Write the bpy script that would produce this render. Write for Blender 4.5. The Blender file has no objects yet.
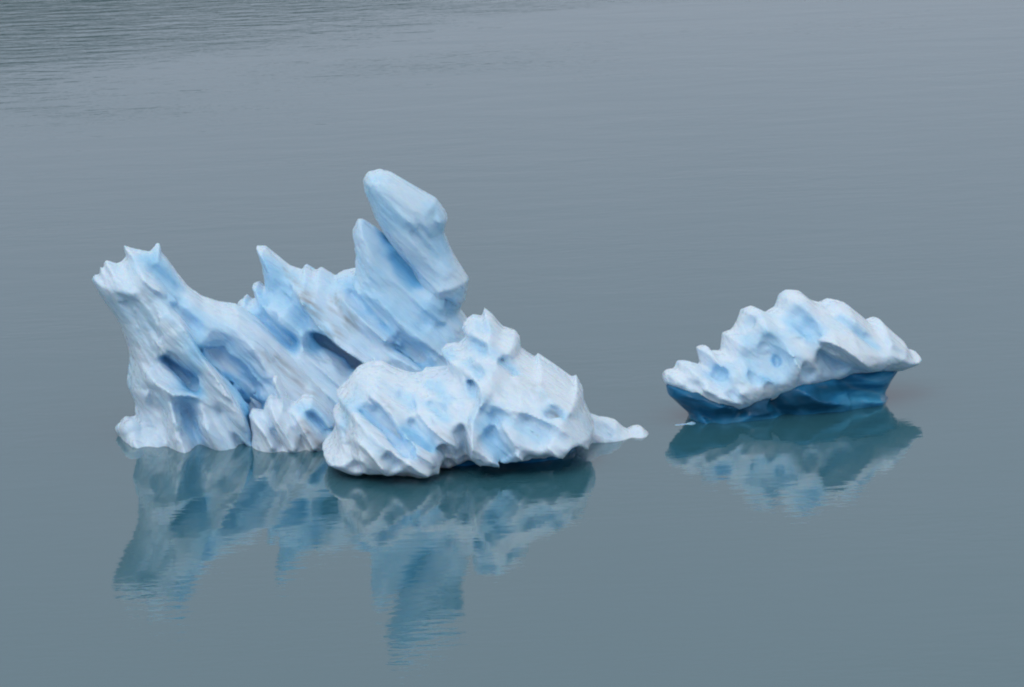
import bpy, math, random
import numpy as np
from mathutils import Matrix, Vector

# ------------------------------------------------------------------ scene
sc = bpy.context.scene
COL = sc.collection
W, H = 1024, 687
DEP, DIST, FPX, ROLL = math.radians(12.0), 200.0, 3667.0, math.radians(2.4)
CAM_Z = DIST * math.sin(DEP)
CPOS = np.array([0.0, -DIST * math.cos(DEP), CAM_Z])
FWD = np.array([0.0, math.cos(DEP), -math.sin(DEP)])
R0 = np.array([1.0, 0.0, 0.0]); U0 = np.cross(R0, FWD)
RT = math.cos(ROLL) * R0 - math.sin(ROLL) * U0
UP = math.sin(ROLL) * R0 + math.cos(ROLL) * U0

cam_d = bpy.data.cameras.new("camera")
cam = bpy.data.objects.new("camera", cam_d); COL.objects.link(cam)
cam_d.sensor_width = 36.0; cam_d.lens = FPX * 36.0 / W
cam_d.clip_start = 1.0; cam_d.clip_end = 20000.0
m = Matrix.Identity(4)
for i in range(3):
    m[i][0] = RT[i]; m[i][1] = UP[i]; m[i][2] = -FWD[i]; m[i][3] = CPOS[i]
cam.matrix_world = m
sc.camera = cam

def ray(px, py):
    d = FWD * FPX + RT * (px - W / 2) - UP * (py - H / 2)
    return d / np.linalg.norm(d)
def water_pt(px, py):
    d = ray(px, py); t = -CPOS[2] / d[2]
    return CPOS + d * t

# ------------------------------------------------------------------ numpy noise
def _hash(ix, iy, iz, seed):
    h = (ix.astype(np.int64) * 374761393 + iy.astype(np.int64) * 668265263 + iz.astype(np.int64) * 2147483647 + seed * 1274126177) & 0xFFFFFFFF
    h = ((h ^ (h >> 13)) * 1274126177) & 0xFFFFFFFF
    h = ((h ^ (h >> 16)) * 2246822519) & 0xFFFFFFFF
    return ((h ^ (h >> 15)) & 0xFFFF).astype(np.float32) / 32767.5 - 1.0
def noise(x, y, z, seed=0):
    fx, fy, fz = np.floor(x), np.floor(y), np.floor(z)
    tx, ty, tz = x - fx, y - fy, z - fz
    q = lambda t: t * t * t * (t * (t * 6 - 15) + 10)
    ux, uy, uz = q(tx), q(ty), q(tz)
    r = 0
    for a in (0, 1):
        for b in (0, 1):
            for c in (0, 1):
                w = (ux if a else 1 - ux) * (uy if b else 1 - uy) * (uz if c else 1 - uz)
                r = r + w * _hash(fx + a, fy + b, fz + c, seed)
    return r

# ------------------------------------------------------------------ implicit ice sculpting
def smin(a, b, k):
    h = np.maximum(k - np.abs(a - b), 0) / k
    return np.minimum(a, b) - h * h * k * 0.25
def smax(a, b, k): return -smin(-a, -b, k)

def poly_sdf(P, X, Z):
    d = np.full(X.shape, 1e9); s = np.ones(X.shape)
    n = len(P)
    for i in range(n):
        a = P[i]; b = P[i - 1]
        ex, ez = b[0] - a[0], b[1] - a[1]
        wx, wz = X - a[0], Z - a[1]
        t = np.clip((wx * ex + wz * ez) / (ex * ex + ez * ez + 1e-12), 0, 1)
        dx, dz = wx - ex * t, wz - ez * t
        d = np.minimum(d, dx * dx + dz * dz)
        c1 = Z >= a[1]; c2 = Z < b[1]; c3 = ex * wz > ez * wx
        flip = (c1 & c2 & c3) | (~c1 & ~c2 & ~c3)
        s = np.where(flip, -s, s)
    return s * np.sqrt(d)

class Ice:
    """one solid body of ice: an outline standing on a line of the water, given a
    rounded depth, then sculpted with ridges, hollows and fluting"""
    def __init__(self, base, outline, lean=0.0, tf=2.0, tb=2.0, R=2.0, foot=0.0, vox=0.1, bottom=-0.6, power=2.0, top_thin=0.0, zpad=0.0):
        a, b = water_pt(*base[0]), water_pt(*base[1])
        e = (b - a); e[2] = 0; e /= np.linalg.norm(e)
        self.O = a; self.E = e; self.N = np.array([-e[1], e[0], 0.0])
        self.lean = lean; self.vox = vox
        P = []
        for px, py in outline:
            d = ray(px, py)
            # plane n = lean*z
            nrm = self.N - np.array([0, 0, lean])
            t = np.dot(self.O - CPOS, nrm) / np.dot(d, nrm)
            p = CPOS + d * t - self.O
            P.append((np.dot(p, e), p[2]))
        P = np.array(P)
        Q = []
        for i in range(len(P)):
            p, q = P[i], P[(i + 1) % len(P)]
            Q += [0.94 * p + 0.06 * q, 0.06 * p + 0.94 * q]
        P = np.array(Q)
        mg = 0.9
        s0, s1 = P[:, 0].min() - mg, P[:, 0].max() + mg
        z0, z1 = bottom - 0.3, P[:, 1].max() + mg + zpad
        tm = max(tf, tb) * (1 + foot)
        n0 = -tf * (1 + foot) - 0.9 + min(0, lean * z1)
        n1 = tb * (1 + foot) + 0.9 + max(0, lean * z1)
        self.s = np.arange(s0, s1, vox); self.n = np.arange(n0, n1, vox); self.z = np.arange(z0, z1, vox)
        S2, Z2 = np.meshgrid(self.s, self.z, indexing='ij')
        d2 = poly_sdf(P, S2, Z2)
        zt = max(P[:, 1].max(), 0.1)
        zz = np.clip(Z2 / zt, 0, 1)
        grow = 1 + foot * (1 - zz) ** 1.5 - top_thin * zz
        u = np.clip(-d2 / R, 0, 1)
        prof = (1 - (1 - u) ** power) ** (1 / power)
        self.S2, self.Z2, self.d2, self.u, self.prof, self.grow, self.tf, self.tb = S2, Z2, d2, u, prof, grow, tf, tb
        self.bottom = bottom; self.fins = []
        self.fill(0.0)
        self.paint = {'blue': [], 'dirt': [], 'white': []}
    def fill(self, relief):
        S2, Z2, d2, prof, grow, tf, tb = self.S2, self.Z2, self.d2, self.prof, self.grow, self.tf, self.tb
        bottom = self.bottom
        f = np.empty((len(self.s), len(self.n), len(self.z)), np.float32)
        mid = self.lean * Z2
        for j, nv in enumerate(self.n):
            dn = nv - mid
            T = np.where(dn < 0, tf * grow * prof + relief, tb * grow * prof - 0.5 * relief)
            T = np.maximum(T, 0.03)
            inside = (np.abs(dn) - T) * 0.75
            outside = np.sqrt(np.maximum(d2, 0) ** 2 + dn ** 2)
            f[:, j, :] = np.where(d2 < 0, np.maximum(inside, d2 * 1.0), outside)
        f = np.maximum(f, (bottom - self.z)[None, None, :])
        self.f = f
    def fin(self, pts, amp, up=0.6, down=0.6, p=1.4, end=0.15):
        """sharp-crested ridge (amp > 0) or trough (amp < 0); 'up' and 'down' are the
        widths of its upper-right and lower-left flanks in metres"""
        L = [self.hit(*q)[0] for q in self.path(pts)]
        self.fins.append(([(q[0], q[2]) for q in L], amp, up, down, p, end)); return self
    def bake(self):
        X, Z = self.S2, self.Z2
        pos = np.zeros(X.shape); neg = np.zeros(X.shape)
        wob = 0.12 * noise(X / 0.9, Z / 0.9, X * 0 + 0.3, 5)
        for P, amp, up, down, pw, end in self.fins:
            best = np.full(X.shape, 1e9); val = np.zeros(X.shape); n = len(P) - 1
            for i in range(n):
                a, b = P[i], P[i + 1]; ex, ez = b[0] - a[0], b[1] - a[1]; L2 = ex * ex + ez * ez + 1e-9
                t = np.clip(((X - a[0]) * ex + (Z - a[1]) * ez) / L2, 0, 1)
                dx, dz = X - a[0] - t * ex, Z - a[1] - t * ez
                d = np.sqrt(dx * dx + dz * dz); side = ex * dz - ez * dx
                w = np.where(side > 0, up, down)
                tt = (i + t) / n
                amp_t = np.minimum(1, np.minimum(tt * 4 + 0.15, (1 - tt) * 4 + end))
                v = amp_t * np.clip(1 - (d * (1 + wob)) / w, 0, 1) ** (pw if amp > 0 else 1.0)
                if amp < 0: v = v * v * (3 - 2 * v) * 0.6 + v * 0.4
                m_ = d < best; best = np.where(m_, d, best); val = np.where(m_, v, val)
            if amp > 0: pos = np.maximum(pos, amp * val) + 0.3 * np.minimum(pos, amp * val)
            else: neg = np.minimum(neg, amp * val) + 0.3 * np.maximum(neg, amp * val)
        H_ = (pos + neg) * np.clip(np.where(Z < 0.8, 1.0, self.u * 2.2), 0, 1)
        self.fill(H_); return self
    # local <-> world
    def to_local(self, p):
        q = np.asarray(p) - self.O
        return np.array([q @ self.E, q @ self.N, q[2]])
    def world(self, L):
        return self.O + L[:, :1] * self.E + L[:, 1:2] * self.N + L[:, 2:] * np.array([0, 0, 1.0])
    def hit(self, px, py):
        d = ray(px, py)
        o = self.to_local(CPOS); dl = np.array([d @ self.E, d @ self.N, d[2]])
        t0 = (self.n[0] - o[1]) / dl[1]; t1 = (self.n[-1] - o[1]) / dl[1]
        t = np.arange(t0, t1, self.vox * 0.6)
        P = o + t[:, None] * dl
        i = ((P - np.array([self.s[0], self.n[0], self.z[0]])) / self.vox)
        i = np.clip(np.round(i).astype(int), 0, np.array(self.f.shape) - 1)
        v = self.f[i[:, 0], i[:, 1], i[:, 2]]
        k = np.where(v < 0)[0]
        k = k[0] if len(k) else int(np.argmin(v))
        return P[k], dl
    def path(self, pts):
        out = []
        n = 1
        for a, b in zip(pts[:-1], pts[1:]):
            L = math.hypot(b[0] - a[0], b[1] - a[1]); n = max(1, int(L / 12))
            for i in range(n):
                out.append((a[0] + (b[0] - a[0]) * i / n, a[1] + (b[1] - a[1]) * i / n))
        out.append(pts[-1])
        return out
    def _stroke(self, pts, r0, r1, off, mode, k):
        pts = self.path(pts) if len(pts) > 1 else [pts[0], (pts[0][0] + 0.5, pts[0][1])]
        hits = [self.hit(*p) for p in pts]
        m = len(hits); C = []
        for i, (p, d) in enumerate(hits):
            t = i / (m - 1)
            # radius: swells from r0 to r1 along the stroke, pinched at both ends
            r = r0 + (r1 - r0) * t
            if mode == 'groove' and m > 3: r *= 0.35 + 0.65 * math.sin(math.pi * min(max((i + 0.5) / m, 0), 1)) ** 0.6
            C.append((p + d * off * r, r))
        for (a, ra), (b, rb) in zip(C[:-1], C[1:]):
            rm = max(ra, rb) + k + 0.4
            lo = np.minimum(a, b) - rm; hi = np.maximum(a, b) + rm
            g0 = np.array([self.s[0], self.n[0], self.z[0]])
            i0 = np.clip(((lo - g0) / self.vox).astype(int), 0, np.array(self.f.shape)); i1 = np.clip(((hi - g0) / self.vox).astype(int) + 1, 0, np.array(self.f.shape))
            if np.any(i1 <= i0): continue
            X, Y, Z = np.meshgrid(self.s[i0[0]:i1[0]], self.n[i0[1]:i1[1]], self.z[i0[2]:i1[2]], indexing='ij')
            e = b - a; L2 = max(e @ e, 1e-6)
            t = np.clip(((X - a[0]) * e[0] + (Y - a[1]) * e[1] + (Z - a[2]) * e[2]) / L2, 0, 1)
            d = np.sqrt((X - a[0] - e[0] * t) ** 2 + (Y - a[1] - e[1] * t) ** 2 + (Z - a[2] - e[2] * t) ** 2) - (ra + (rb - ra) * t)
            sl = (slice(i0[0], i1[0]), slice(i0[1], i1[1]), slice(i0[2], i1[2]))
            if mode == 'ridge': self.f[sl] = smin(self.f[sl], d, k)
            else: self.f[sl] = smax(self.f[sl], -d, k)
    def ridge(self, pts, r0, r1=None, off=0.45, k=0.5): self._stroke(pts, r0, r1 if r1 is not None else r0, off, 'ridge', k); return self
    def groove(self, pts, r0, r1=None, off=-0.1, k=0.35, blue=0.0):
        if blue: self.color('blue', pts, (r0 + (r1 or r0)) * 0.48, blue)  # blue ice tint that also paints the groove's shade into the colour
        self._stroke(pts, r0, r1 if r1 is not None else r0, off, 'groove', k); return self
    def color(self, ch, pts, r, amt):
        pts = self.path(pts) if len(pts) > 1 else pts
        self.paint[ch].append(([self.hit(*p)[0] for p in pts], r, amt)); return self
    def flutes(self, dirv, amp=0.3, across=1.3, along=5.0, seed=1, scallop=0.12, sw=0.9, fine=0.035, warp=0.35):
        self.f = self.f.astype(np.float32)
        idx = np.where(np.abs(self.f) < 1.1)
        s, n, z = self.s[idx[0]], self.n[idx[1]], self.z[idx[2]]
        w = self.O + s[:, None] * self.E + n[:, None] * self.N; X = w[:, 0]; Y = w[:, 1]; Z = z
        d = np.array(dirv, float); d /= np.linalg.norm(d)
        a = np.cross(d, [0, 1, 0.2]); a /= np.linalg.norm(a); b = np.cross(d, a)
        u = X * d[0] + Y * d[1] + Z * d[2]
        v = X * a[0] + Y * a[1] + Z * a[2]; q = X * b[0] + Y * b[1] + Z * b[2]
        wv = noise(X / 3.1, Y / 3.1, Z / 3.1, seed + 9) * warp
        n1 = noise(u / along, (v + wv) / across, (q + wv) / (across * 1.6), seed)
        n2 = noise(u / along * 1.9 + 7, (v + wv) / across * 2.1, q / (across * 0.9), seed + 1)
        flute = (1 - 2 * np.abs(n1) ** 0.8) * 0.65 + (1 - 2 * np.abs(n2)) * 0.35     # sharp crests, round troughs
        flute = 1 - np.sqrt(np.clip(1 - (flute * 0.5 + 0.5), 0, 1)) * 2
        c = 1 - 2 * np.abs(noise(X / sw + wv, Y / sw, Z / sw - wv, seed + 2))
        c2 = 1 - 2 * np.abs(noise(u / (along * 0.28), (v + wv) / 0.40, q / 0.55, seed + 3))
        c3 = noise(X / 2.6, Y / 2.6, Z / 2.6, seed + 6); env = np.clip(0.65 + 1.1 * c3, 0.1, 1.6)     # rough and smooth areas
        disp = amp * (flute + 0.30) * (0.5 + 0.5 * env) + scallop * 0.5 * (c - 0.1) * env + fine * 1.7 * (c2 - 0.2) * env
        fade = np.clip(-self.d2[idx[0], idx[2]] / 0.7, 0.25, 1)
        self.f[idx] = self.f[idx] - disp * fade
        self.f = np.maximum(self.f, (self.bottom - self.z)[None, None, :]); return self
    def absorb(self, other, k):
        """smooth union with another body given on its own grid"""
        for j, nv in enumerate(self.n):
            L = np.stack([np.repeat(self.s, len(self.z)), np.full(len(self.s) * len(self.z), nv), np.tile(self.z, len(self.s))], 1)
            Q = self.world(L) - other.O
            q = np.stack([Q @ other.E, Q @ other.N, Q[:, 2]], 1)
            g = (q - np.array([other.s[0], other.n[0], other.z[0]])) / other.vox
            lim = np.array(other.f.shape) - 1.001
            ok = ((g >= 0) & (g <= lim)).all(1); g = np.clip(g, 0, lim)
            i = g.astype(int); t = g - i; v = 0
            for a in (0, 1):
                for b in (0, 1):
                    for c in (0, 1):
                        wt = (t[:, 0] if a else 1 - t[:, 0]) * (t[:, 1] if b else 1 - t[:, 1]) * (t[:, 2] if c else 1 - t[:, 2])
                        v = v + wt * other.f[i[:, 0] + a, i[:, 1] + b, i[:, 2] + c]
            v = np.where(ok, v, 9.0).reshape(len(self.s), len(self.z))
            self.f[:, j, :] = smin(self.f[:, j, :], v, k)
        return self
    def undercut(self, fn, soft=0.25):
        """melts the underside away below the height fn(s)"""
        S3 = self.s[:, None]; N3 = self.n[None, :]
        zb = fn(S3 + 0 * N3, N3 + 0 * S3)
        self.f = smax(self.f, (zb[:, :, None] - self.z[None, None, :]) * 0.8, soft); return self
    def mesh(self):
        f = self.f
        f[0] = f[-1] = 1; f[:, 0] = f[:, -1] = 1; f[:, :, 0] = f[:, :, -1] = 1
        ins = f < 0
        nx, ny, nz = f.shape
        cnt = np.zeros((nx - 1, ny - 1, nz - 1), np.uint8)
        for a in (0, 1):
            for b in (0, 1):
                for c in (0, 1):
                    cnt += ins[a:nx - 1 + a, b:ny - 1 + b, c:nz - 1 + c]
        act = (cnt > 0) & (cnt < 8)
        I = np.argwhere(act)
        vid = np.full(act.shape, -1, np.int32); vid[act] = np.arange(len(I))
        acc = np.zeros((len(I), 3)); num = np.zeros(len(I))
        cor = [(a, b, c) for a in (0, 1) for b in (0, 1) for c in (0, 1)]
        val = {o: f[I[:, 0] + o[0], I[:, 1] + o[1], I[:, 2] + o[2]] for o in cor}
        for o in cor:
            for ax in range(3):
                if o[ax] == 1: continue
                p = list(o); p[ax] = 1; p = tuple(p)
                va, vb = val[o], val[p]; cr = (va < 0) != (vb < 0)
                t = np.where(cr, va / np.where(cr, va - vb, 1), 0)
                pos = np.tile(np.array(o, float), (len(I), 1)); pos[:, ax] += t
                acc[cr] += pos[cr]; num[cr] += 1
        V = (I + acc / num[:, None]) * self.vox + np.array([self.s[0], self.n[0], self.z[0]])
        quads = []
        sh = f.shape
        for ax in range(3):
            sl0 = [slice(1, -1)] * 3; sl1 = [slice(1, -1)] * 3
            sl0[ax] = slice(0, -1); sl1[ax] = slice(1, None)
            A = ins[tuple(sl0)]; B = ins[tuple(sl1)]
            o = [1, 1, 1]; o[ax] = 0
            for flip, M in ((False, A & ~B), (True, ~A & B)):
                E = np.argwhere(M) + np.array(o)
                if not len(E): continue
                b_, c_ = [(1, 2), (2, 0), (0, 1)][ax]
                def cell(db, dc):
                    q = E.copy(); q[:, b_] -= db; q[:, c_] -= dc
                    return vid[q[:, 0], q[:, 1], q[:, 2]]
                Q = np.stack([cell(1, 1), cell(0, 1), cell(0, 0), cell(1, 0)], 1)
                if flip: Q = Q[:, ::-1]
                quads.append(Q)
        Q = np.concatenate(quads)
        Q = Q[(Q >= 0).all(1)]
        # keep the largest connected body only
        lab = np.arange(len(V))
        while True:
            mn = lab[Q].min(1); new = lab.copy()
            for c in range(4): np.minimum.at(new, Q[:, c], mn)
            new = new[new]; new = new[new]
            if (new == lab).all(): break
            lab = new
        u, c = np.unique(lab, return_counts=True); big = u[np.argmax(c)]
        keep = lab == big; remap = np.cumsum(keep) - 1
        Q = remap[Q[keep[Q[:, 0]]]]; V = V[keep]
        # two gentle smoothing passes
        for lam in (0.45, -0.3):
            sm = np.zeros_like(V); w = np.zeros(len(V))
            for c in range(4):
                np.add.at(sm, Q[:, c], V[Q[:, (c + 1) % 4]]); np.add.at(w, Q[:, c], 1)
                np.add.at(sm, Q[:, c], V[Q[:, c - 1]]); np.add.at(w, Q[:, c], 1)
            V = V + lam * (sm / np.maximum(w, 1)[:, None] - V)
        return V, Q
    def build(self, name, mat, parent, base_blue=0.0, label=None):
        V, Q = self.mesh()
        Wd = self.world(V)
        org = np.array(parent.location) if parent is not None else np.zeros(3)
        me = bpy.data.meshes.new(name)
        me.vertices.add(len(V)); me.vertices.foreach_set('co', (Wd - org).astype(np.float32).ravel())
        me.loops.add(Q.size); me.loops.foreach_set('vertex_index', Q.astype(np.int32).ravel())
        me.polygons.add(len(Q)); me.polygons.foreach_set('loop_start', np.arange(0, Q.size, 4, dtype=np.int32))
        me.polygons.foreach_set('use_smooth', np.ones(len(Q), bool))
        me.update(calc_edges=True); me.validate()
        for ch in ('blue', 'dirt'):
            a = np.full(len(V), base_blue if ch == 'blue' else 0.0, np.float32)
            for P, r, amt in self.paint[ch]:
                d = np.full(len(V), 1e9)
                P = [np.asarray(p) for p in P]
                if len(P) == 1: P = P * 2
                for p, q in zip(P[:-1], P[1:]):
                    e = q - p; L2 = max(e @ e, 1e-6); t = np.clip((V - p) @ e / L2, 0, 1)
                    d = np.minimum(d, np.linalg.norm(V - p - t[:, None] * e, axis=1))
                jitter = 1 + 0.35 * noise(Wd[:, 0] * 1.3, Wd[:, 1] * 1.3, Wd[:, 2] * 1.3, 77)
                wgt = np.clip(1 - d / (r * 2.8 * jitter), 0, 1); wgt = wgt * wgt * (3 - 2 * wgt)
                a = np.maximum(a, wgt * amt) if ch == 'dirt' else a + wgt * amt * 0.72 * (1 - a)
            at = me.attributes.new(ch, 'FLOAT', 'POINT'); at.data.foreach_set('value', np.clip(a, 0, 1).astype(np.float32))
        me.materials.append(mat)
        o = bpy.data.objects.new(name, me); COL.objects.link(o)
        if parent is not None: o.parent = parent
        if label: o['label'] = label
        return o

# ------------------------------------------------------------------ materials
def nd(nt, t, **kw):
    n = nt.nodes.new(t)
    for k, v in kw.items(): setattr(n, k, v)
    return n
def ice_material():
    mt = bpy.data.materials.new("glacier_ice"); mt.use_nodes = True; nt = mt.node_tree; L = nt.links.new
    p = nt.nodes['Principled BSDF']
    geo = nd(nt, 'ShaderNodeNewGeometry')
    ab = nd(nt, 'ShaderNodeAttribute', attribute_name='blue'); ad = nd(nt, 'ShaderNodeAttribute', attribute_name='dirt')
    mp = nd(nt, 'ShaderNodeMapping'); mp.vector_type = 'TEXTURE'; mp.inputs['Rotation'].default_value = (0, math.radians(43), 0); mp.inputs['Scale'].default_value = (4.5, 1.5, 0.75)
    L(geo.outputs['Position'], mp.inputs['Vector'])
    n1 = nd(nt, 'ShaderNodeTexNoise'); n1.inputs['Scale'].default_value = 1.0; n1.inputs['Detail'].default_value = 5; n1.inputs['Roughness'].default_value = 0.6
    L(mp.outputs[0], n1.inputs['Vector'])
    r1 = nd(nt, 'ShaderNodeMapRange'); r1.inputs[1].default_value = 0.46; r1.inputs[2].default_value = 0.68; r1.inputs[4].default_value = 0.16
    L(n1.outputs['Fac'], r1.inputs[0])
    add = nd(nt, 'ShaderNodeMath', operation='ADD', use_clamp=True); L(ab.outputs['Fac'], add.inputs[0]); L(r1.outputs[0], add.inputs[1])
    ramp = nd(nt, 'ShaderNodeValToRGB'); e = ramp.color_ramp.elements
    e[0].position = 0; e[0].color = (0.665, 0.79, 0.905, 1)
    e[1].position = 1; e[1].color = (0.010, 0.085, 0.19, 1)
    x = e.new(0.35); x.color = (0.43, 0.69, 0.90, 1)
    x = e.new(0.7); x.color = (0.17, 0.47, 0.74, 1)
    L(add.outputs[0], ramp.inputs[0])
    n2 = nd(nt, 'ShaderNodeTexNoise'); n2.inputs['Scale'].default_value = 3.2; n2.inputs['Detail'].default_value = 6; L(mp.outputs[0], n2.inputs['Vector'])
    r2 = nd(nt, 'ShaderNodeMapRange'); r2.inputs[1].default_value = 0.36; r2.inputs[2].default_value = 0.75; L(n2.outputs['Fac'], r2.inputs[0])
    dm = nd(nt, 'ShaderNodeMath', operation='MULTIPLY'); L(ad.outputs['Fac'], dm.inputs[0]); L(r2.outputs[0], dm.inputs[1])
    mx = nd(nt, 'ShaderNodeMix', data_type='RGBA'); L(dm.outputs[0], mx.inputs[0]); L(ramp.outputs[0], mx.inputs[6]); mx.inputs[7].default_value = (0.24, 0.215, 0.19, 1)
    L(mx.outputs[2], p.inputs['Base Color'])
    p.inputs['IOR'].default_value = 1.31
    rw = nd(nt, 'ShaderNodeMapRange'); rw.inputs[1].default_value = 0.4; rw.inputs[2].default_value = 0.6; rw.inputs[3].default_value = 0.18; rw.inputs[4].default_value = 0.6
    L(n2.outputs['Fac'], rw.inputs[0]); L(rw.outputs[0], p.inputs['Roughness'])
    p.subsurface_method = 'RANDOM_WALK'
    p.inputs['Subsurface Weight'].default_value = 0.55
    p.inputs['Subsurface Radius'].default_value = (0.25, 0.6, 1.0); p.inputs['Subsurface Scale'].default_value = 0.14
    n3 = nd(nt, 'ShaderNodeTexNoise'); n3.inputs['Scale'].default_value = 2.6; n3.inputs['Detail'].default_value = 6; n3.inputs['Roughness'].default_value = 0.55
    L(geo.outputs['Position'], n3.inputs['Vector'])
    bp = nd(nt, 'ShaderNodeBump'); bp.inputs['Strength'].default_value = 0.5; bp.inputs['Distance'].default_value = 0.06
    n4 = nd(nt, 'ShaderNodeTexNoise'); n4.inputs['Scale'].default_value = 3.2; n4.inputs['Detail'].default_value = 4; L(mp.outputs[0], n4.inputs['Vector'])
    b4 = nd(nt, 'ShaderNodeBump'); b4.inputs['Strength'].default_value = 0.7; b4.inputs['Distance'].default_value = 0.16
    L(n4.outputs['Fac'], b4.inputs['Height']); L(b4.outputs[0], bp.inputs['Normal'])
    L(n3.outputs['Fac'], bp.inputs['Height']); L(bp.outputs[0], p.inputs['Normal'])
    return mt
ICE = ice_material()
def wet_ice_material():
    mt = bpy.data.materials.new("wet_blue_ice"); mt.use_nodes = True; nt = mt.node_tree; L = nt.links.new
    p = nt.nodes['Principled BSDF']; geo = nd(nt, 'ShaderNodeNewGeometry')
    mp = nd(nt, 'ShaderNodeMapping'); mp.inputs['Rotation'].default_value = (0, math.radians(12), 0); mp.inputs['Scale'].default_value = (0.22, 0.4, 1.3)
    L(geo.outputs['Position'], mp.inputs['Vector'])
    n = nd(nt, 'ShaderNodeTexNoise'); n.inputs['Scale'].default_value = 0.9; n.inputs['Detail'].default_value = 6; n.inputs['Distortion'].default_value = 0.5; L(mp.outputs[0], n.inputs['Vector'])
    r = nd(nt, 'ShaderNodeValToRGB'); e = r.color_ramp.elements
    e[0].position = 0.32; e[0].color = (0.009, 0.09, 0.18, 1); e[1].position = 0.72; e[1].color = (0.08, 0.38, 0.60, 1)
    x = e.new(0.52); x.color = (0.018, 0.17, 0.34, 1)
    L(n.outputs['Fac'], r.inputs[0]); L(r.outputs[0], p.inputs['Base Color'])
    p.inputs['Roughness'].default_value = 0.16; p.inputs['IOR'].default_value = 1.31
    p.subsurface_method = 'RANDOM_WALK'; p.inputs['Subsurface Weight'].default_value = 0.8
    p.inputs['Subsurface Radius'].default_value = (0.2, 0.7, 1.0); p.inputs['Subsurface Scale'].default_value = 0.5
    n3 = nd(nt, 'ShaderNodeTexNoise'); n3.inputs['Scale'].default_value = 1.8; n3.inputs['Detail'].default_value = 4; L(geo.outputs['Position'], n3.inputs['Vector'])
    bp = nd(nt, 'ShaderNodeBump'); bp.inputs['Strength'].default_value = 0.6; bp.inputs['Distance'].default_value = 0.12
    L(n3.outputs['Fac'], bp.inputs['Height']); L(bp.outputs[0], p.inputs['Normal'])
    return mt
WET = wet_ice_material()

def water_material():
    mt = bpy.data.materials.new("milky_lake_water"); mt.use_nodes = True; nt = mt.node_tree; L = nt.links.new
    p = nt.nodes['Principled BSDF']
    p.inputs['Base Color'].default_value = (0.030, 0.116, 0.150, 1)
    p.inputs['Roughness'].default_value = 0.03; p.inputs['IOR'].default_value = 1.8
    geo = nd(nt, 'ShaderNodeNewGeometry')
    sep = nd(nt, 'ShaderNodeSeparateXYZ'); L(geo.outputs['Position'], sep.inputs[0])
    # wind-roughened water farther out on the lake, with patchy edges
    big = nd(nt, 'ShaderNodeTexNoise'); big.inputs['Scale'].default_value = 0.018; big.inputs['Detail'].default_value = 3; L(geo.outputs['Position'], big.inputs['Vector'])
    m1 = nd(nt, 'ShaderNodeMath', operation='MULTIPLY_ADD'); L(big.outputs['Fac'], m1.inputs[0]); m1.inputs[1].default_value = 110.0; L(sep.outputs['Y'], m1.inputs[2])
    mx_ = nd(nt, 'ShaderNodeMath', operation='MULTIPLY_ADD'); L(sep.outputs['X'], mx_.inputs[0]); mx_.inputs[1].default_value = -1.2; L(m1.outputs[0], mx_.inputs[2])
    rg = nd(nt, 'ShaderNodeMapRange'); rg.inputs[1].default_value = 185; rg.inputs[2].default_value = 300; rg.inputs[3].default_value = 0.0; rg.inputs[4].default_value = 1.0
    L(mx_.outputs[0], rg.inputs[0])
    mp = nd(nt, 'ShaderNodeMapping'); mp.inputs['Scale'].default_value = (0.45, 1.0, 1); mp.inputs['Rotation'].default_value = (0, 0, math.radians(4)); L(geo.outputs['Position'], mp.inputs['Vector'])
    def wav(scale, det, dist):
        n = nd(nt, 'ShaderNodeTexNoise'); n.inputs['Scale'].default_value = scale; n.inputs['Detail'].default_value = det; n.inputs['Distortion'].default_value = dist
        L(mp.outputs[0], n.inputs['Vector']); return n
    calm = wav(1.6, 3, 0.2); rough = wav(0.5, 4, 0.4); swell = wav(0.22, 2, 0.3)
    br = nd(nt, 'ShaderNodeTexNoise'); br.inputs['Scale'].default_value = 0.06; br.inputs['Detail'].default_value = 4; L(mp.outputs[0], br.inputs['Vector'])
    bm = nd(nt, 'ShaderNodeMapRange'); bm.inputs[1].default_value = 0.38; bm.inputs[2].default_value = 0.65; bm.inputs[3].default_value = 0.004; bm.inputs[4].default_value = 0.016; L(br.outputs['Fac'], bm.inputs[0])
    a = nd(nt, 'ShaderNodeMath', operation='MULTIPLY'); L(calm.outputs['Fac'], a.inputs[0]); L(bm.outputs[0], a.inputs[1])
    b0 = nd(nt, 'ShaderNodeMath', operation='MULTIPLY'); L(rg.outputs[0], b0.inputs[0]); b0.inputs[1].default_value = 0.10
    b = nd(nt, 'ShaderNodeMath', operation='MULTIPLY_ADD'); L(rough.outputs['Fac'], b.inputs[0]); L(b0.outputs[0], b.inputs[1]); L(a.outputs[0], b.inputs[2])
    c = nd(nt, 'ShaderNodeMath', operation='MULTIPLY_ADD'); L(swell.outputs['Fac'], c.inputs[0]); c.inputs[1].default_value = 0.03; L(b.outputs[0], c.inputs[2])
    bp = nd(nt, 'ShaderNodeBump'); bp.inputs['Strength'].default_value = 1.0; bp.inputs['Distance'].default_value = 1.0
    L(c.outputs[0], bp.inputs['Height']); L(bp.outputs[0], p.inputs['Normal'])
    return mt

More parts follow.
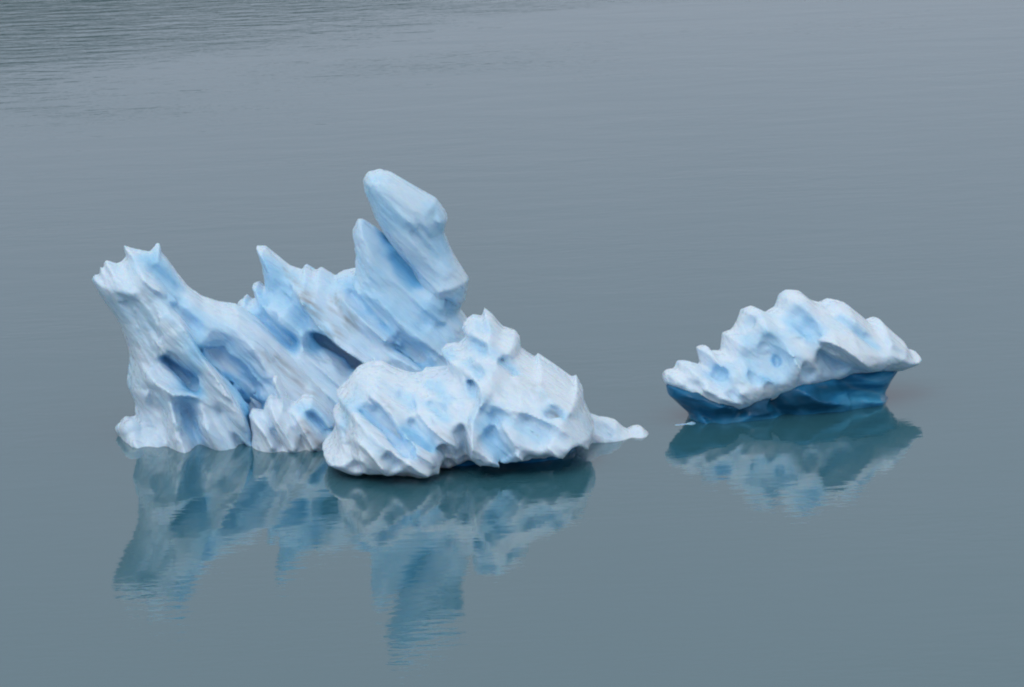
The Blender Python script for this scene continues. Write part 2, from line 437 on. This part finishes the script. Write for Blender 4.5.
def grid_mesh(name, xs, ys, zf, mat):
    X, Y = np.meshgrid(xs, ys, indexing='ij'); Z = zf(X, Y)
    V = np.stack([X, Y, Z], -1).reshape(-1, 3)
    nx, ny = len(xs), len(ys)
    i = np.arange(nx - 1)[:, None] * ny + np.arange(ny - 1)[None]
    Q = np.stack([i, i + ny, i + ny + 1, i + 1], -1).reshape(-1, 4)
    me = bpy.data.meshes.new(name); me.from_pydata(V.tolist(), [], Q.tolist()); me.materials.append(mat)
    for p in me.polygons: p.use_smooth = True
    o = bpy.data.objects.new(name, me); COL.objects.link(o); o['kind'] = 'structure'
    return o
water = grid_mesh('water', np.linspace(-6000, 6000, 25), np.linspace(-3000, 9000, 25), lambda X, Y: X * 0, water_material())

hm = bpy.data.materials.new("dark_mountainside"); hm.use_nodes = True; nt = hm.node_tree
p = nt.nodes['Principled BSDF']; p.inputs['Roughness'].default_value = 0.95
tn = nd(nt, 'ShaderNodeTexNoise'); tn.inputs['Scale'].default_value = 0.006; tn.inputs['Detail'].default_value = 8
g = nd(nt, 'ShaderNodeNewGeometry'); nt.links.new(g.outputs['Position'], tn.inputs['Vector'])
rr = nd(nt, 'ShaderNodeValToRGB'); rr.color_ramp.elements[0].position = .4; rr.color_ramp.elements[0].color = (0.035, 0.05, 0.045, 1); rr.color_ramp.elements[1].position = .62; rr.color_ramp.elements[1].color = (0.13, 0.14, 0.14, 1)
nt.links.new(tn.outputs['Fac'], rr.inputs[0]); nt.links.new(rr.outputs[0], p.inputs['Base Color'])
def hz(X, Y):
    far = np.clip((Y - 1300 - 0.25 * X) / 1400, 0, 1)
    h = noise(X / 900, Y / 900, X * 0, 5) * 0.5 + noise(X / 330, Y / 330, X * 0, 6) * 0.25 + noise(X / 120, Y / 120, X * 0, 8) * 0.1
    top = np.clip(255 - 0.16 * X, 110, 520)
    return far ** 0.8 * top * (1 + 0.25 * h) - 15
hills = grid_mesh('hills', np.linspace(-5000, 5000, 200), np.linspace(900, 5200, 120), hz, hm)

# ------------------------------------------------------------------ icebergs
def empty(name, loc, label, cat, group=None):
    o = bpy.data.objects.new(name, None); COL.objects.link(o); o.location = loc
    o['label'] = label; o['category'] = cat
    if group: o['group'] = group
    return o
c = water_pt(330, 432)
berg = empty('iceberg', c, 'large jagged blue-white iceberg with a tall leaning pinnacle and a low white mound in front', 'iceberg')
DIP = (0.72, -0.15, -0.68)

# --- left wall: fluted slab that climbs to the toothed peak on the left
w = Ice([(100, 433), (300, 417)], [
    (92, 279), (95, 275), (99, 275), (100, 267), (104, 269), (104, 262), (108, 261), (116, 264), (122, 262), (126, 256), (123, 245), (132, 248), (150, 252), (159, 242), (161, 252),
    (168, 259), (176, 271), (187, 285), (202, 296), (220, 302), (237, 304), (259, 318), (298, 350), (330, 376), (350, 396), (352, 430), (352, 470), (120, 465),
    (118, 431), (120, 424), (126, 418), (136, 418), (135, 403), (127, 384), (130, 355), (127, 342), (119, 322), (108, 306), (98, 292)],
    tf=2.4, tb=1.8, R=2.2, foot=1.1, vox=0.09)
w.fin([(140, 250), (160, 256), (174, 268), (187, 287), (204, 299), (238, 308), (260, 323), (300, 355), (350, 394)], 0.8, 0.5, 1.5)
w.fin([(155, 296), (178, 318), (198, 350), (218, 378), (236, 404), (246, 430), (251, 449)], 1.7, 0.28, 1.8)
w.fin([(200, 346), (222, 367), (246, 394), (264, 416)], -1.9, 1.8, 0.30, p=1.8)
w.fin([(252, 402), (258, 425), (260, 448)], -1.9, 1.6, 0.3)
w.fin([(128, 340), (143, 368), (156, 381), (170, 389), (186, 393), (203, 394)], 1.1, 0.35, 1.1)
w.fin([(158, 356), (178, 372), (198, 389)], -1.5, 0.9, 0.35)
w.fin([(168, 386), (171, 408), (176, 448)], 0.8, 0.5, 0.6)
w.fin([(178, 392), (190, 416), (197, 442)], -0.9, 0.7, 0.9)
w.fin([(196, 396), (204, 420), (214, 452)], 0.6, 0.9, 0.5)
w.fin([(228, 408), (240, 428), (250, 447)], 0.5, 0.5, 0.6)
w.fin([(150, 380), (152, 405), (152, 440)], -0.7, 0.7, 0.7)
w.fin([(104, 265), (116, 275), (128, 290), (142, 294)], 0.6, 0.4, 0.8)
w.fin([(125, 250), (131, 264), (146, 281), (167, 295)], 0.8, 0.5, 0.8)
w.fin([(146, 262), (158, 272), (172, 287), (190, 305)], -1.0, 0.8, 0.5)
w.fin([(168, 303), (186, 320), (200, 338)], -0.6, 0.6, 0.3)
w.fin([(155, 312), (180, 338), (198, 370)], 0.5, 0.3, 0.7)
w.fin([(140, 318), (160, 345), (180, 366), (199, 386)], 0.5, 0.3, 0.6)
w.fin([(118, 290), (135, 318), (150, 345)], -0.5, 0.8, 0.5)
w.fin([(245, 335), (262, 362), (272, 386)], 0.5, 1.0, 1.0)
w.fin([(262, 345), (285, 368), (315, 395)], -0.5, 0.5, 0.5)
w.fin([(150, 385), (140, 412), (130, 440)], 0.7, 0.5, 0.6, end=1)
w.fin([(160, 400), (163, 425), (168, 452)], -0.7, 0.5, 0.5, end=1)
w.fin([(170, 400), (176, 425), (186, 458)], 0.8, 0.5, 0.5, end=1)
w.fin([(186, 405), (193, 425), (203, 455)], -1.0, 0.6, 0.6, end=1)
w.fin([(198, 415), (212, 436), (230, 458)], 1.2, 0.7, 0.5, end=1)
w.fin([(214, 400), (230, 425), (244, 450)], -0.7, 0.5, 0.4, end=1)
w.bake()
w.ridge([(122, 428), (132, 431)], 0.32, 0.5, off=0.2)
w.groove([(200, 349), (213, 362), (228, 378), (243, 396), (257, 413)], 0.35, 0.75, off=0.75, blue=0.95)
w.groove([(166, 362), (176, 371), (186, 380), (198, 389)], 0.25, 0.45, off=0.7, blue=0.85)
w.color('blue', [(150, 262), (160, 272), (172, 286)], 0.5, 0.5)
w.color('blue', [(172, 303), (192, 322)], 0.35, 0.35)
w.color('blue', [(180, 400), (188, 418), (194, 438)], 0.55, 0.3)
w.color('blue', [(128, 300), (150, 325)], 0.5, 0.2)
w.color('blue', [(130, 365), (132, 395)], 0.4, 0.2)
w.color('blue', [(215, 330), (240, 355), (258, 385)], 0.6, 0.25)
w.color('blue', [(202, 351), (216, 367), (230, 382), (244, 398), (257, 414)], 0.28, 0.95)  # crevice shade painted over the blue ice to deepen it
w.groove([(250, 418), (253, 432), (254, 442)], 0.35, 0.5, off=0.5, blue=0.8)
w.color('dirt', [(268, 358), (290, 375), (310, 392)], 0.42, 0.75)
w.color('dirt', [(282, 392), (315, 402)], 0.3, 0.5)
w.color('dirt', [(150, 395), (150, 425)], 0.4, 0.25)
w.flutes(DIP, amp=0.32, across=0.8, along=5.5, seed=3, scallop=0.07, fine=0.055)
w.build('ice_wall', ICE, berg, base_blue=0.05)

# --- ridge: the blue middle fin with the sharp left spike, running back to the pinnacle
r = Ice([(250, 414), (460, 408)], [
    (238, 303), (246, 294), (251, 300), (256, 297), (252, 284), (258, 281), (266, 288), (262, 264), (256, 246), (265, 246), (277, 256), (289, 266), (302, 270), (305, 264), (316, 271), (320, 267), (335, 276), (342, 271), (352, 269),
    (372, 264), (395, 262), (425, 266), (446, 264), (460, 284), (464, 302), (460, 309), (467, 319), (478, 350), (486, 400), (488, 450), (230, 450), (228, 340)],
    tf=2.6, tb=2.2, R=2.4, foot=0.7, vox=0.09, lean=0.05, zpad=2.0)
r.fin([(248, 308), (270, 330), (300, 357)], -1.2, 0.9, 0.3)
r.fin([(264, 298), (290, 322), (320, 350), (345, 380)], 0.6, 0.5, 0.6)
r.fin([(263, 252), (278, 264), (292, 278), (306, 302), (326, 326), (345, 344), (370, 362), (385, 374)], 1.2, 1.0, 0.35)
r.fin([(270, 275), (290, 305), (312, 334)], -0.7, 0.4, 1.0)
r.fin([(304, 332), (322, 342), (345, 353), (368, 370)], -2.2, 0.35, 1.1)
r.fin([(345, 288), (362, 308), (378, 322), (396, 336)], -0.9, 0.8, 0.3)
r.fin([(322, 274), (345, 298), (368, 322), (398, 346), (425, 368)], 0.7, 0.25, 0.9)
r.fin([(385, 342), (410, 357), (430, 369)], -1.3, 1.1, 0.25)
r.fin([(352, 275), (375, 296), (402, 322), (440, 350)], 0.6, 0.7, 0.7)
r.fin([(395, 300), (430, 330)], -0.5, 0.8, 0.8)
r.bake()
r.groove([(314, 338), (328, 344), (344, 352), (364, 367)], 0.3, 0.6, off=0.7, blue=1.0)
r.groove([(370, 314), (380, 322), (392, 332)], 0.2, 0.25, off=0.2, blue=0.7)
r.groove([(398, 351), (412, 359), (428, 368)], 0.2, 0.3, off=0.3, blue=0.7)
r.groove([(308, 306), (318, 322), (330, 336)], 0.16, 0.2, off=0.1, blue=0.4)
# --- shard: thin blue blade leaning against the pinnacle
s = Ice([(340, 413), (430, 410)], [(352, 292), (356, 268), (355, 251), (353, 232), (358, 218), (364, 219), (376, 227), (389, 239), (405, 245), (430, 262), (448, 290), (450, 320), (430, 345), (385, 350), (350, 320)],
    tf=1.7, tb=1.1, R=1.7, vox=0.08, lean=-0.06, bottom=1.0)
s.fin([(384, 236), (396, 256), (412, 274), (430, 296)], -0.9, 0.5, 0.9)
s.fin([(359, 222), (362, 245), (372, 275), (395, 305), (420, 330)], 0.35, 0.8, 0.7)
s.bake()
r.absorb(s, 0.7)
r.color('blue', [(256, 315), (275, 333), (295, 350)], 0.4, 0.45)
r.color('blue', [(272, 270), (285, 300), (300, 322)], 0.7, 0.5)
r.color('blue', [(340, 285), (365, 300)], 0.6, 0.3)
r.color('blue', [(380, 290), (430, 320)], 1.0, 0.16)
r.color('blue', [(410, 335), (450, 345)], 0.8, 0.20)
r.color('blue', [(425, 308), (455, 306)], 0.5, 0.3)
r.color('dirt', [(284, 270), (294, 282), (306, 300)], 0.13, 0.9)
r.color('dirt', [(304, 296), (322, 322), (335, 335)], 0.35, 0.8)
r.color('dirt', [(336, 302), (350, 322)], 0.35, 0.7)
r.color('blue', [(388, 240), (396, 256), (416, 280)], 0.42, 0.95)
r.color('blue', [(366, 235), (376, 290), (400, 320)], 0.8, 0.15)
r.flutes(DIP, amp=0.30, across=0.85, along=6.0, seed=11, scallop=0.08, fine=0.055)
r.build('ice_ridge', ICE, berg, base_blue=0.09)

# --- pinnacle: smooth round-headed tower leaning left
t = Ice([(340, 414), (470, 408)], [(364, 190), (363, 179), (368, 172), (380, 169), (391, 172), (413, 185), (436, 198), (445, 210), (448, 218), (444, 232), (450, 247), (460, 264), (469, 278), (467, 288),
    (465, 300), (457, 306), (448, 302), (440, 308), (430, 303), (424, 297), (411, 268), (398, 254), (386, 237), (375, 217), (368, 200)],
    tf=2.1, tb=1.9, R=1.8, vox=0.08, lean=-0.06, bottom=1.0)
t.fin([(367, 184), (376, 208), (388, 230), (404, 252), (420, 280), (430, 296)], 0.45, 0.9, 0.25)
t.fin([(380, 176), (410, 192), (436, 204), (440, 226), (452, 252), (464, 276)], 0.35, 0.3, 0.9)
t.fin([(432, 206), (438, 228), (446, 250)], -0.6, 0.3, 0.5)
t.fin([(406, 222), (426, 246), (448, 274)], -0.5, 0.7, 0.4)
t.fin([(392, 204), (414, 226), (436, 252), (452, 280)], 0.35, 0.25, 0.6)
t.fin([(424, 292), (444, 290), (464, 285)], 0.2, 0.8, 0.3)
t.bake()
t.color('blue', [(430, 300), (445, 300), (460, 294)], 0.2, 0.4)
t.color('blue', [(370, 195), (382, 220)], 0.5, 0.35)
t.color('blue', [(408, 222), (440, 265)], 0.6, 0.25)
t.color('blue', [(436, 212), (444, 245)], 0.4, 0.3)
t.flutes(DIP, amp=0.17, across=0.8, along=5.0, seed=31, scallop=0.07, fine=0.05)
t.build('ice_pinnacle', ICE, berg, base_blue=0.10)

# --- crag: small spiky lump between wall and mound
g_ = Ice([(250, 444), (335, 440)], [(249, 414), (252, 409), (263, 411), (265, 402), (270, 395), (278, 397), (273, 384), (272, 377), (277, 376), (284, 387), (292, 402), (296, 402), (303, 395), (313, 396), (326, 407), (337, 420), (338, 470), (250, 470), (252, 433)],
    tf=1.5, tb=1.6, R=1.2, foot=0.3, vox=0.06)
g_.fin([(275, 380), (284, 397), (296, 418), (314, 446)], 0.6, 0.6, 0.3, end=1)
g_.fin([(268, 398), (277, 418), (294, 446)], 0.6, 0.3, 0.4, end=1)
g_.fin([(253, 412), (264, 430), (272, 446)], 0.4, 0.3, 0.4, end=1)
g_.fin([(262, 410), (272, 430), (282, 448)], -0.5, 0.25, 0.25, end=1)
g_.fin([(282, 400), (296, 425), (306, 448)], -0.5, 0.3, 0.3, end=1)
g_.fin([(304, 398), (322, 412), (334, 428)], 0.5, 0.4, 0.4)
g_.fin([(304, 412), (320, 427), (330, 438)], -0.8, 0.5, 0.3)
g_.bake()
g_.color('blue', [(308, 414), (322, 428)], 0.35, 0.6)
g_.groove([(276, 432)], 0.2, off=0.2, blue=0.3)
g_.color('dirt', [(274, 437), (280, 440)], 0.2, 0.7)
g_.color('dirt', [(300, 447), (318, 446)], 0.28, 0.9)
g_.color('dirt', [(300, 425), (312, 436)], 0.25, 0.7)
g_.flutes(DIP, amp=0.16, across=0.6, along=2.5, seed=41, scallop=0.06, sw=0.6)
g_.build('ice_crag', ICE, berg)

# --- mound: low white mass in front with a ledge hanging over the water
mo = Ice([(340, 463), (590, 452)], [
    (322, 445), (332, 434), (336, 423), (332, 410), (340, 402), (336, 391), (345, 383), (357, 368), (368, 363), (381, 362), (394, 369), (410, 374), (421, 374), (425, 369), (433, 369), (448, 367), (446, 360),
    (441, 350), (446, 345), (460, 343), (466, 336), (462, 328), (464, 321), (473, 315), (482, 317), (484, 308), (492, 314), (503, 327), (516, 331), (520, 337), (521, 348), (535, 358), (538, 354), (554, 365),
    (573, 379), (576, 375), (582, 387), (584, 400), (590, 413), (594, 422), (592, 440), (586, 446), (584, 455), (562, 457), (532, 460), (500, 462), (476, 465), (470, 452), (455, 458), (442, 466),
    (410, 470), (387, 471), (352, 466), (326, 456)],
    tf=3.2, tb=2.6, R=2.2, foot=0.95, vox=0.085, lean=0.45, bottom=0.05)
mo.fin([(345, 394), (354, 412), (370, 428), (388, 444), (402, 456), (416, 464)], 1.00, 0.3, 1.4)
mo.fin([(358, 402), (372, 420), (390, 436), (408, 452)], -1.60, 1.0, 0.3)
mo.fin([(338, 406), (343, 424), (346, 440)], -0.87, 0.5, 0.4)
mo.fin([(334, 424), (345, 446), (362, 468)], 0.90, 0.5, 0.5)
mo.fin([(343, 440), (352, 456), (362, 474)], -1.20, 0.4, 0.6)
mo.fin([(352, 430), (372, 452), (390, 476)], 0.80, 0.7, 0.4)
mo.fin([(402, 452), (418, 466), (438, 476)], 0.90, 0.3, 0.8)
mo.fin([(384, 450), (400, 468)], -0.72, 0.5, 0.5)
mo.fin([(440, 445), (450, 470)], -1.30, 0.6, 0.7)
mo.fin([(356, 374), (374, 390), (392, 412), (402, 434), (418, 452), (440, 468)], 0.80, 0.5, 0.4)
mo.fin([(405, 424), (424, 444), (440, 460)], -1.00, 0.9, 0.3)
mo.fin([(368, 382), (388, 408)], -0.58, 0.3, 0.2)
mo.fin([(396, 392), (418, 414)], -1.01, 0.5, 0.3)
mo.fin([(386, 368), (408, 388), (430, 410), (450, 432)], 0.40, 0.3, 0.5)
mo.fin([(426, 372), (444, 388), (458, 408), (460, 428)], 0.50, 0.4, 0.4)
mo.fin([(426, 378), (446, 400)], -0.87, 0.4, 0.25)
mo.fin([(426, 402), (446, 418)], -0.87, 0.4, 0.25)
mo.fin([(444, 350), (462, 362), (480, 384), (482, 400), (472, 418), (471, 442), (478, 466)], 0.90, 1.0, 0.3)
mo.fin([(460, 424), (465, 444), (466, 462)], -1.20, 0.3, 0.8)
mo.fin([(478, 404), (490, 416), (506, 432)], -0.7, 1.0, 0.5)
mo.fin([(482, 430), (494, 446), (508, 462)], -1.0, 1.2, 0.7, end=0.6)
mo.fin([(516, 418), (532, 430), (550, 446)], -0.75, 1.1, 0.6)
mo.fin([(498, 418), (512, 440), (522, 460)], 0.60, 0.5, 0.4)
mo.fin([(488, 400), (520, 410), (556, 424), (582, 442)], 0.60, 0.5, 0.4)
mo.fin([(466, 322), (484, 336), (500, 356), (520, 378), (550, 398)], 0.50, 0.5, 0.4)
mo.fin([(486, 312), (508, 334), (530, 358), (556, 380), (580, 402)], 0.40, 0.4, 0.5)
mo.fin([(470, 340), (488, 354)], -1.01, 0.4, 0.3)
mo.fin([(476, 322), (490, 334)], -0.72, 0.3, 0.3)
mo.fin([(498, 358), (516, 375)], -1.16, 0.5, 0.25)
mo.fin([(464, 362), (484, 378)], -0.87, 0.4, 0.25)
mo.fin([(470, 380), (474, 394)], -0.87, 0.4, 0.4)
mo.fin([(546, 398), (560, 402), (578, 414)], 0.60, 0.5, 0.25)
mo.fin([(555, 372), (575, 392)], -0.58, 0.4, 0.3)
mo.bake()
mo.undercut(lambda S, N: 0.05 + 0.75 * np.clip((S - 5.0) / 2.5, 0, 1) + 0.30 * noise(S / 0.8, N / 1.5, S * 0, 4) + 0.10 * np.maximum(-N - 2.5, 0))
mo.groove([(362, 412), (378, 427), (396, 442), (408, 454)], 0.22, 0.36, off=0.5, blue=0.75)
mo.groove([(407, 430), (418, 441), (428, 450)], 0.2, 0.25, off=0.3, blue=0.5)
mo.groove([(551, 414), (558, 416)], 0.25, 0.25, off=0.6, blue=0.4)
mo.groove([(515, 374)], 0.16, off=0.3, blue=0.3)
mo.color('blue', [(354, 402), (370, 418)], 0.45, 0.4)
mo.color('blue', [(410, 432), (426, 448)], 0.35, 0.45)
mo.color('blue', [(400, 398), (415, 408)], 0.35, 0.35)
mo.color('blue', [(343, 410), (345, 426)], 0.3, 0.3)
mo.color('blue', [(429, 383), (446, 400)], 0.22, 0.4)
mo.color('blue', [(429, 406), (446, 418)], 0.22, 0.4)
mo.color('blue', [(486, 436), (500, 454)], 0.6, 0.5)
mo.color('blue', [(482, 406), (492, 420)], 0.4, 0.35)
mo.color('blue', [(524, 428), (540, 438)], 0.45, 0.4)
mo.color('blue', [(472, 342), (486, 352)], 0.28, 0.4)
mo.color('blue', [(478, 324), (488, 332)], 0.25, 0.3)
mo.color('blue', [(500, 360), (512, 370)], 0.25, 0.4)
mo.color('blue', [(466, 364), (482, 374)], 0.25, 0.35)
mo.color('blue', [(471, 384), (474, 394)], 0.3, 0.35)
mo.color('blue', [(446, 350), (450, 360)], 0.3, 0.3)
mo.color('dirt', [(516, 376), (540, 392)], 0.35, 0.4)
mo.color('dirt', [(448, 436), (462, 452)], 0.35, 0.6)
mo.color('dirt', [(380, 400), (390, 410)], 0.15, 0.6)
mo.color('dirt', [(552, 415), (556, 416)], 0.15, 0.8)
mo.flutes(DIP, amp=0.30, across=1.0, along=4.5, seed=51, scallop=0.08, sw=0.8, fine=0.02)
mo.build('ice_mound', ICE, berg)

# --- foot: wet blue ice under the mound's overhang
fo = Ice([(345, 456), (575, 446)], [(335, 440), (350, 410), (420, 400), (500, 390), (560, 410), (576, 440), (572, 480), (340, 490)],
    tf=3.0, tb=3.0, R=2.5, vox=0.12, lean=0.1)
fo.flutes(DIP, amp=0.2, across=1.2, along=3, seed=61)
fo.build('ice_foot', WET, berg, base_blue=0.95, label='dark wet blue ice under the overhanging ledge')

# --- shelf: low tail just out of the water at the right
sh = Ice([(578, 437), (650, 432)], [(560, 420), (576, 412), (590, 413), (600, 417), (609, 418), (616, 420), (622, 426), (629, 430), (634, 427), (641, 426), (646, 430), (652, 436), (640, 450), (560, 450)],
    tf=1.0, tb=1.2, R=0.9, foot=0.5, vox=0.065)
sh.groove([(603, 427), (608, 434)], 0.3, 0.3, off=-0.2, blue=0.2)
sh.flutes((0.9, -0.2, -0.4), amp=0.08, across=0.7, along=2.5, seed=71, scallop=0.06, sw=0.6)
sh.build('ice_shelf', ICE, berg)

# --- right iceberg
c2 = water_pt(790, 412)
b2 = empty('iceberg', c2, 'smaller white iceberg with pitted top tilting over a dark blue undercut base', 'iceberg')
cp = Ice([(668, 421), (915, 395)], [
    (665, 382), (665, 374), (670, 370), (677, 369), (680, 361), (688, 361), (702, 365), (700, 357), (698, 348), (706, 345), (712, 351), (723, 351), (724, 341), (725, 333), (735, 330), (740, 321), (744, 310), (754, 306),
    (762, 310), (768, 313), (778, 307), (782, 295), (789, 290), (799, 291), (811, 300), (822, 303), (830, 299), (844, 302), (858, 313), (867, 321), (877, 317), (888, 328), (900, 338), (906, 348), (915, 351),
    (918, 357), (912, 364), (896, 370), (869, 371), (847, 375), (825, 382), (798, 391), (765, 401), (738, 410), (722, 413), (708, 412), (691, 405), (678, 394)],
    tf=2.8, tb=2.4, R=2.3, vox=0.085, lean=0.25, bottom=0.2)
cp.fin([(679, 372), (700, 384), (720, 397), (738, 403)], 0.5, 0.6, 0.4)
cp.fin([(702, 350), (716, 362), (740, 366)], 0.35, 0.4, 0.4)
cp.fin([(752, 312), (764, 330), (785, 350), (797, 368), (794, 386)], 0.6, 0.4, 0.5)
cp.fin([(728, 336), (736, 352), (738, 366)], 0.4, 0.4, 0.4)
cp.fin([(790, 294), (800, 312), (816, 322)], 0.4, 0.4, 0.4)
cp.fin([(806, 338), (824, 339), (838, 346), (852, 357), (868, 370), (895, 368)], 1.1, 1.5, 0.28)
cp.fin([(818, 350), (834, 362), (852, 370)], -0.8, 0.3, 0.9)
cp.fin([(800, 366), (814, 378)], -0.4, 0.6, 0.5)
cp.fin([(818, 303), (845, 325), (878, 348)], -0.5, 0.4, 0.3)
cp.fin([(832, 304), (856, 322), (882, 338), (910, 355)], 0.4, 0.5, 0.4)
cp.fin([(862, 322), (890, 345)], -0.35, 0.3, 0.3)
cp.bake()
cp.groove([(718, 372), (722, 375)], 0.36, off=0.1, k=0.15, blue=0.6)
cp.groove([(690, 384), (695, 388)], 0.3, off=-0.1, k=0.4, blue=0.1)
cp.groove([(735, 392)], 0.35, off=-0.2, k=0.4, blue=0.1)
cp.groove([(754, 376), (757, 379)], 0.34, off=0.1, k=0.15, blue=0.45)
cp.groove([(768, 346), (772, 354), (776, 364)], 0.7, 0.8, off=-0.15, k=0.4, blue=0.5)
cp.groove([(775, 360), (777, 364)], 0.18, off=0.6, k=0.15, blue=0.8)
cp.groove([(748, 322)], 0.35, off=-0.35, k=0.5, blue=0.3)
cp.groove([(748, 357), (754, 362)], 0.35, off=0.0, k=0.5, blue=0.35)
cp.groove([(795, 314), (803, 320)], 0.4, off=-0.4, k=0.5, blue=0.3)
cp.groove([(806, 328), (814, 334)], 0.4, off=0.0, k=0.5, blue=0.45)
cp.color('blue', [(840, 318), (858, 332), (875, 346)], 0.2, 0.4)
cp.color('blue', [(826, 354), (848, 368)], 0.45, 0.35)
cp.color('blue', [(804, 370), (816, 380)], 0.35, 0.25)
cp.color('dirt', [(820, 350), (834, 356)], 0.3, 0.35)
cp.color('blue', [(680, 393), (700, 405), (722, 410), (745, 406), (770, 397), (798, 388)], 0.16, 0.55)
cp.flutes((0.8, -0.3, -0.45), amp=0.12, across=0.8, along=2.6, seed=83, scallop=0.17, sw=0.7)
cp.build('ice_cap', ICE, b2)
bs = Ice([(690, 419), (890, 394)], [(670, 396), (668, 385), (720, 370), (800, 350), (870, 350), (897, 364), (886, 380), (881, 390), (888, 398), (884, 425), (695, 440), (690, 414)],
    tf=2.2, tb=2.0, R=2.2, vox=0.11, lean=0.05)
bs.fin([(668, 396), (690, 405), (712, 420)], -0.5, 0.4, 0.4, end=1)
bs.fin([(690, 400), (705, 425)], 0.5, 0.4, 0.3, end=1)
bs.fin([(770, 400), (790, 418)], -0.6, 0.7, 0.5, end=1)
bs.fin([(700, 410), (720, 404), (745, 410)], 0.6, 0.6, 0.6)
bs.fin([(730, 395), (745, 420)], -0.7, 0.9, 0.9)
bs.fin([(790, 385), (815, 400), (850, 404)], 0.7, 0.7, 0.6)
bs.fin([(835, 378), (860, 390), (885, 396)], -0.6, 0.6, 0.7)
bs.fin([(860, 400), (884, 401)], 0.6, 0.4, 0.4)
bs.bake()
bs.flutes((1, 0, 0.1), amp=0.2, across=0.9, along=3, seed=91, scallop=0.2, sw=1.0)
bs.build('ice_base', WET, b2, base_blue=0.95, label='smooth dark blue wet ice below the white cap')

# --- tiny sliver of ice at the left of the right iceberg
fr_ = Ice([(671, 425.5), (696, 423)], [(672, 426), (678, 424), (686, 423.5), (692, 421.5), (696, 422.5), (695, 428), (675, 430)], tf=0.35, tb=0.3, R=0.4, vox=0.04, bottom=-0.3)
fo_ = fr_.build('ice_fragment', ICE, None, base_blue=0.35, label='tiny flat sliver of ice floating at the left end of the smaller iceberg')
fo_['category'] = 'ice fragment'

# ------------------------------------------------------------------ overcast daylight
SUN_EL, SUN_AZ = math.radians(52), math.radians(-150)     # azimuth from +Y, towards -X
wd = bpy.data.worlds.new("World"); sc.world = wd; wd.use_nodes = True; nt = wd.node_tree; L = nt.links.new
bg = nt.nodes['Background']
sky = nd(nt, 'ShaderNodeTexSky', sky_type='NISHITA', sun_disc=False, sun_elevation=SUN_EL, sun_rotation=SUN_AZ)
tc = nd(nt, 'ShaderNodeTexCoord'); sp = nd(nt, 'ShaderNodeSeparateXYZ'); L(tc.outputs['Generated'], sp.inputs[0])
rp = nd(nt, 'ShaderNodeValToRGB'); e = rp.color_ramp.elements
e[0].position = 0.0; e[0].color = (0.53, 0.56, 0.66, 1)
e[1].position = 1.0; e[1].color = (0.98, 0.99, 1.0, 1)
x = e.new(0.2); x.color = (0.50, 0.515, 0.585, 1)
x = e.new(0.38); x.color = (0.64, 0.65, 0.68, 1)
L(sp.outputs['Z'], rp.inputs[0])
ry = nd(nt, 'ShaderNodeMapRange'); ry.inputs[1].default_value = 0.2; ry.inputs[2].default_value = -0.8; ry.inputs[3].default_value = 1.0; ry.inputs[4].default_value = 1.25
L(sp.outputs['Y'], ry.inputs[0])
cn = nd(nt, 'ShaderNodeTexNoise'); cn.inputs['Scale'].default_value = 3.0; cn.inputs['Detail'].default_value = 5; L(tc.outputs['Generated'], cn.inputs['Vector'])
cr = nd(nt, 'ShaderNodeMapRange'); cr.inputs[3].default_value = 0.85; cr.inputs[4].default_value = 1.15; L(cn.outputs['Fac'], cr.inputs[0])
my = nd(nt, 'ShaderNodeMath', operation='MULTIPLY'); L(cr.outputs[0], my.inputs[0]); L(ry.outputs[0], my.inputs[1])
vm = nd(nt, 'ShaderNodeVectorMath', operation='SCALE'); L(rp.outputs[0], vm.inputs[0]); L(my.outputs[0], vm.inputs['Scale'])
v2 = nd(nt, 'ShaderNodeVectorMath', operation='SCALE'); L(vm.outputs[0], v2.inputs[0]); v2.inputs['Scale'].default_value = 11.0
mx = nd(nt, 'ShaderNodeMix', data_type='RGBA'); mx.inputs[0].default_value = 0.88; L(sky.outputs[0], mx.inputs[6]); L(v2.outputs[0], mx.inputs[7])
L(mx.outputs[2], bg.inputs['Color']); bg.inputs['Strength'].default_value = 0.09
sd = bpy.data.lights.new("sun", 'SUN'); sd.energy = 0.75; sd.angle = math.radians(34); sd.color = (1, 0.99, 0.97)
so = bpy.data.objects.new("sun", sd); COL.objects.link(so)
dirv = Vector((math.sin(SUN_AZ) * math.cos(SUN_EL), math.cos(SUN_AZ) * math.cos(SUN_EL), math.sin(SUN_EL)))
so.rotation_euler = dirv.to_track_quat('Z', 'Y').to_euler()

vs = sc.view_settings; vs.view_transform = 'Standard'; vs.look = 'None'; vs.gamma = 1; vs.exposure = 0; vs.use_curve_mapping = False
sc.cycles.max_bounces = 8; sc.cycles.filter_width = 2.1
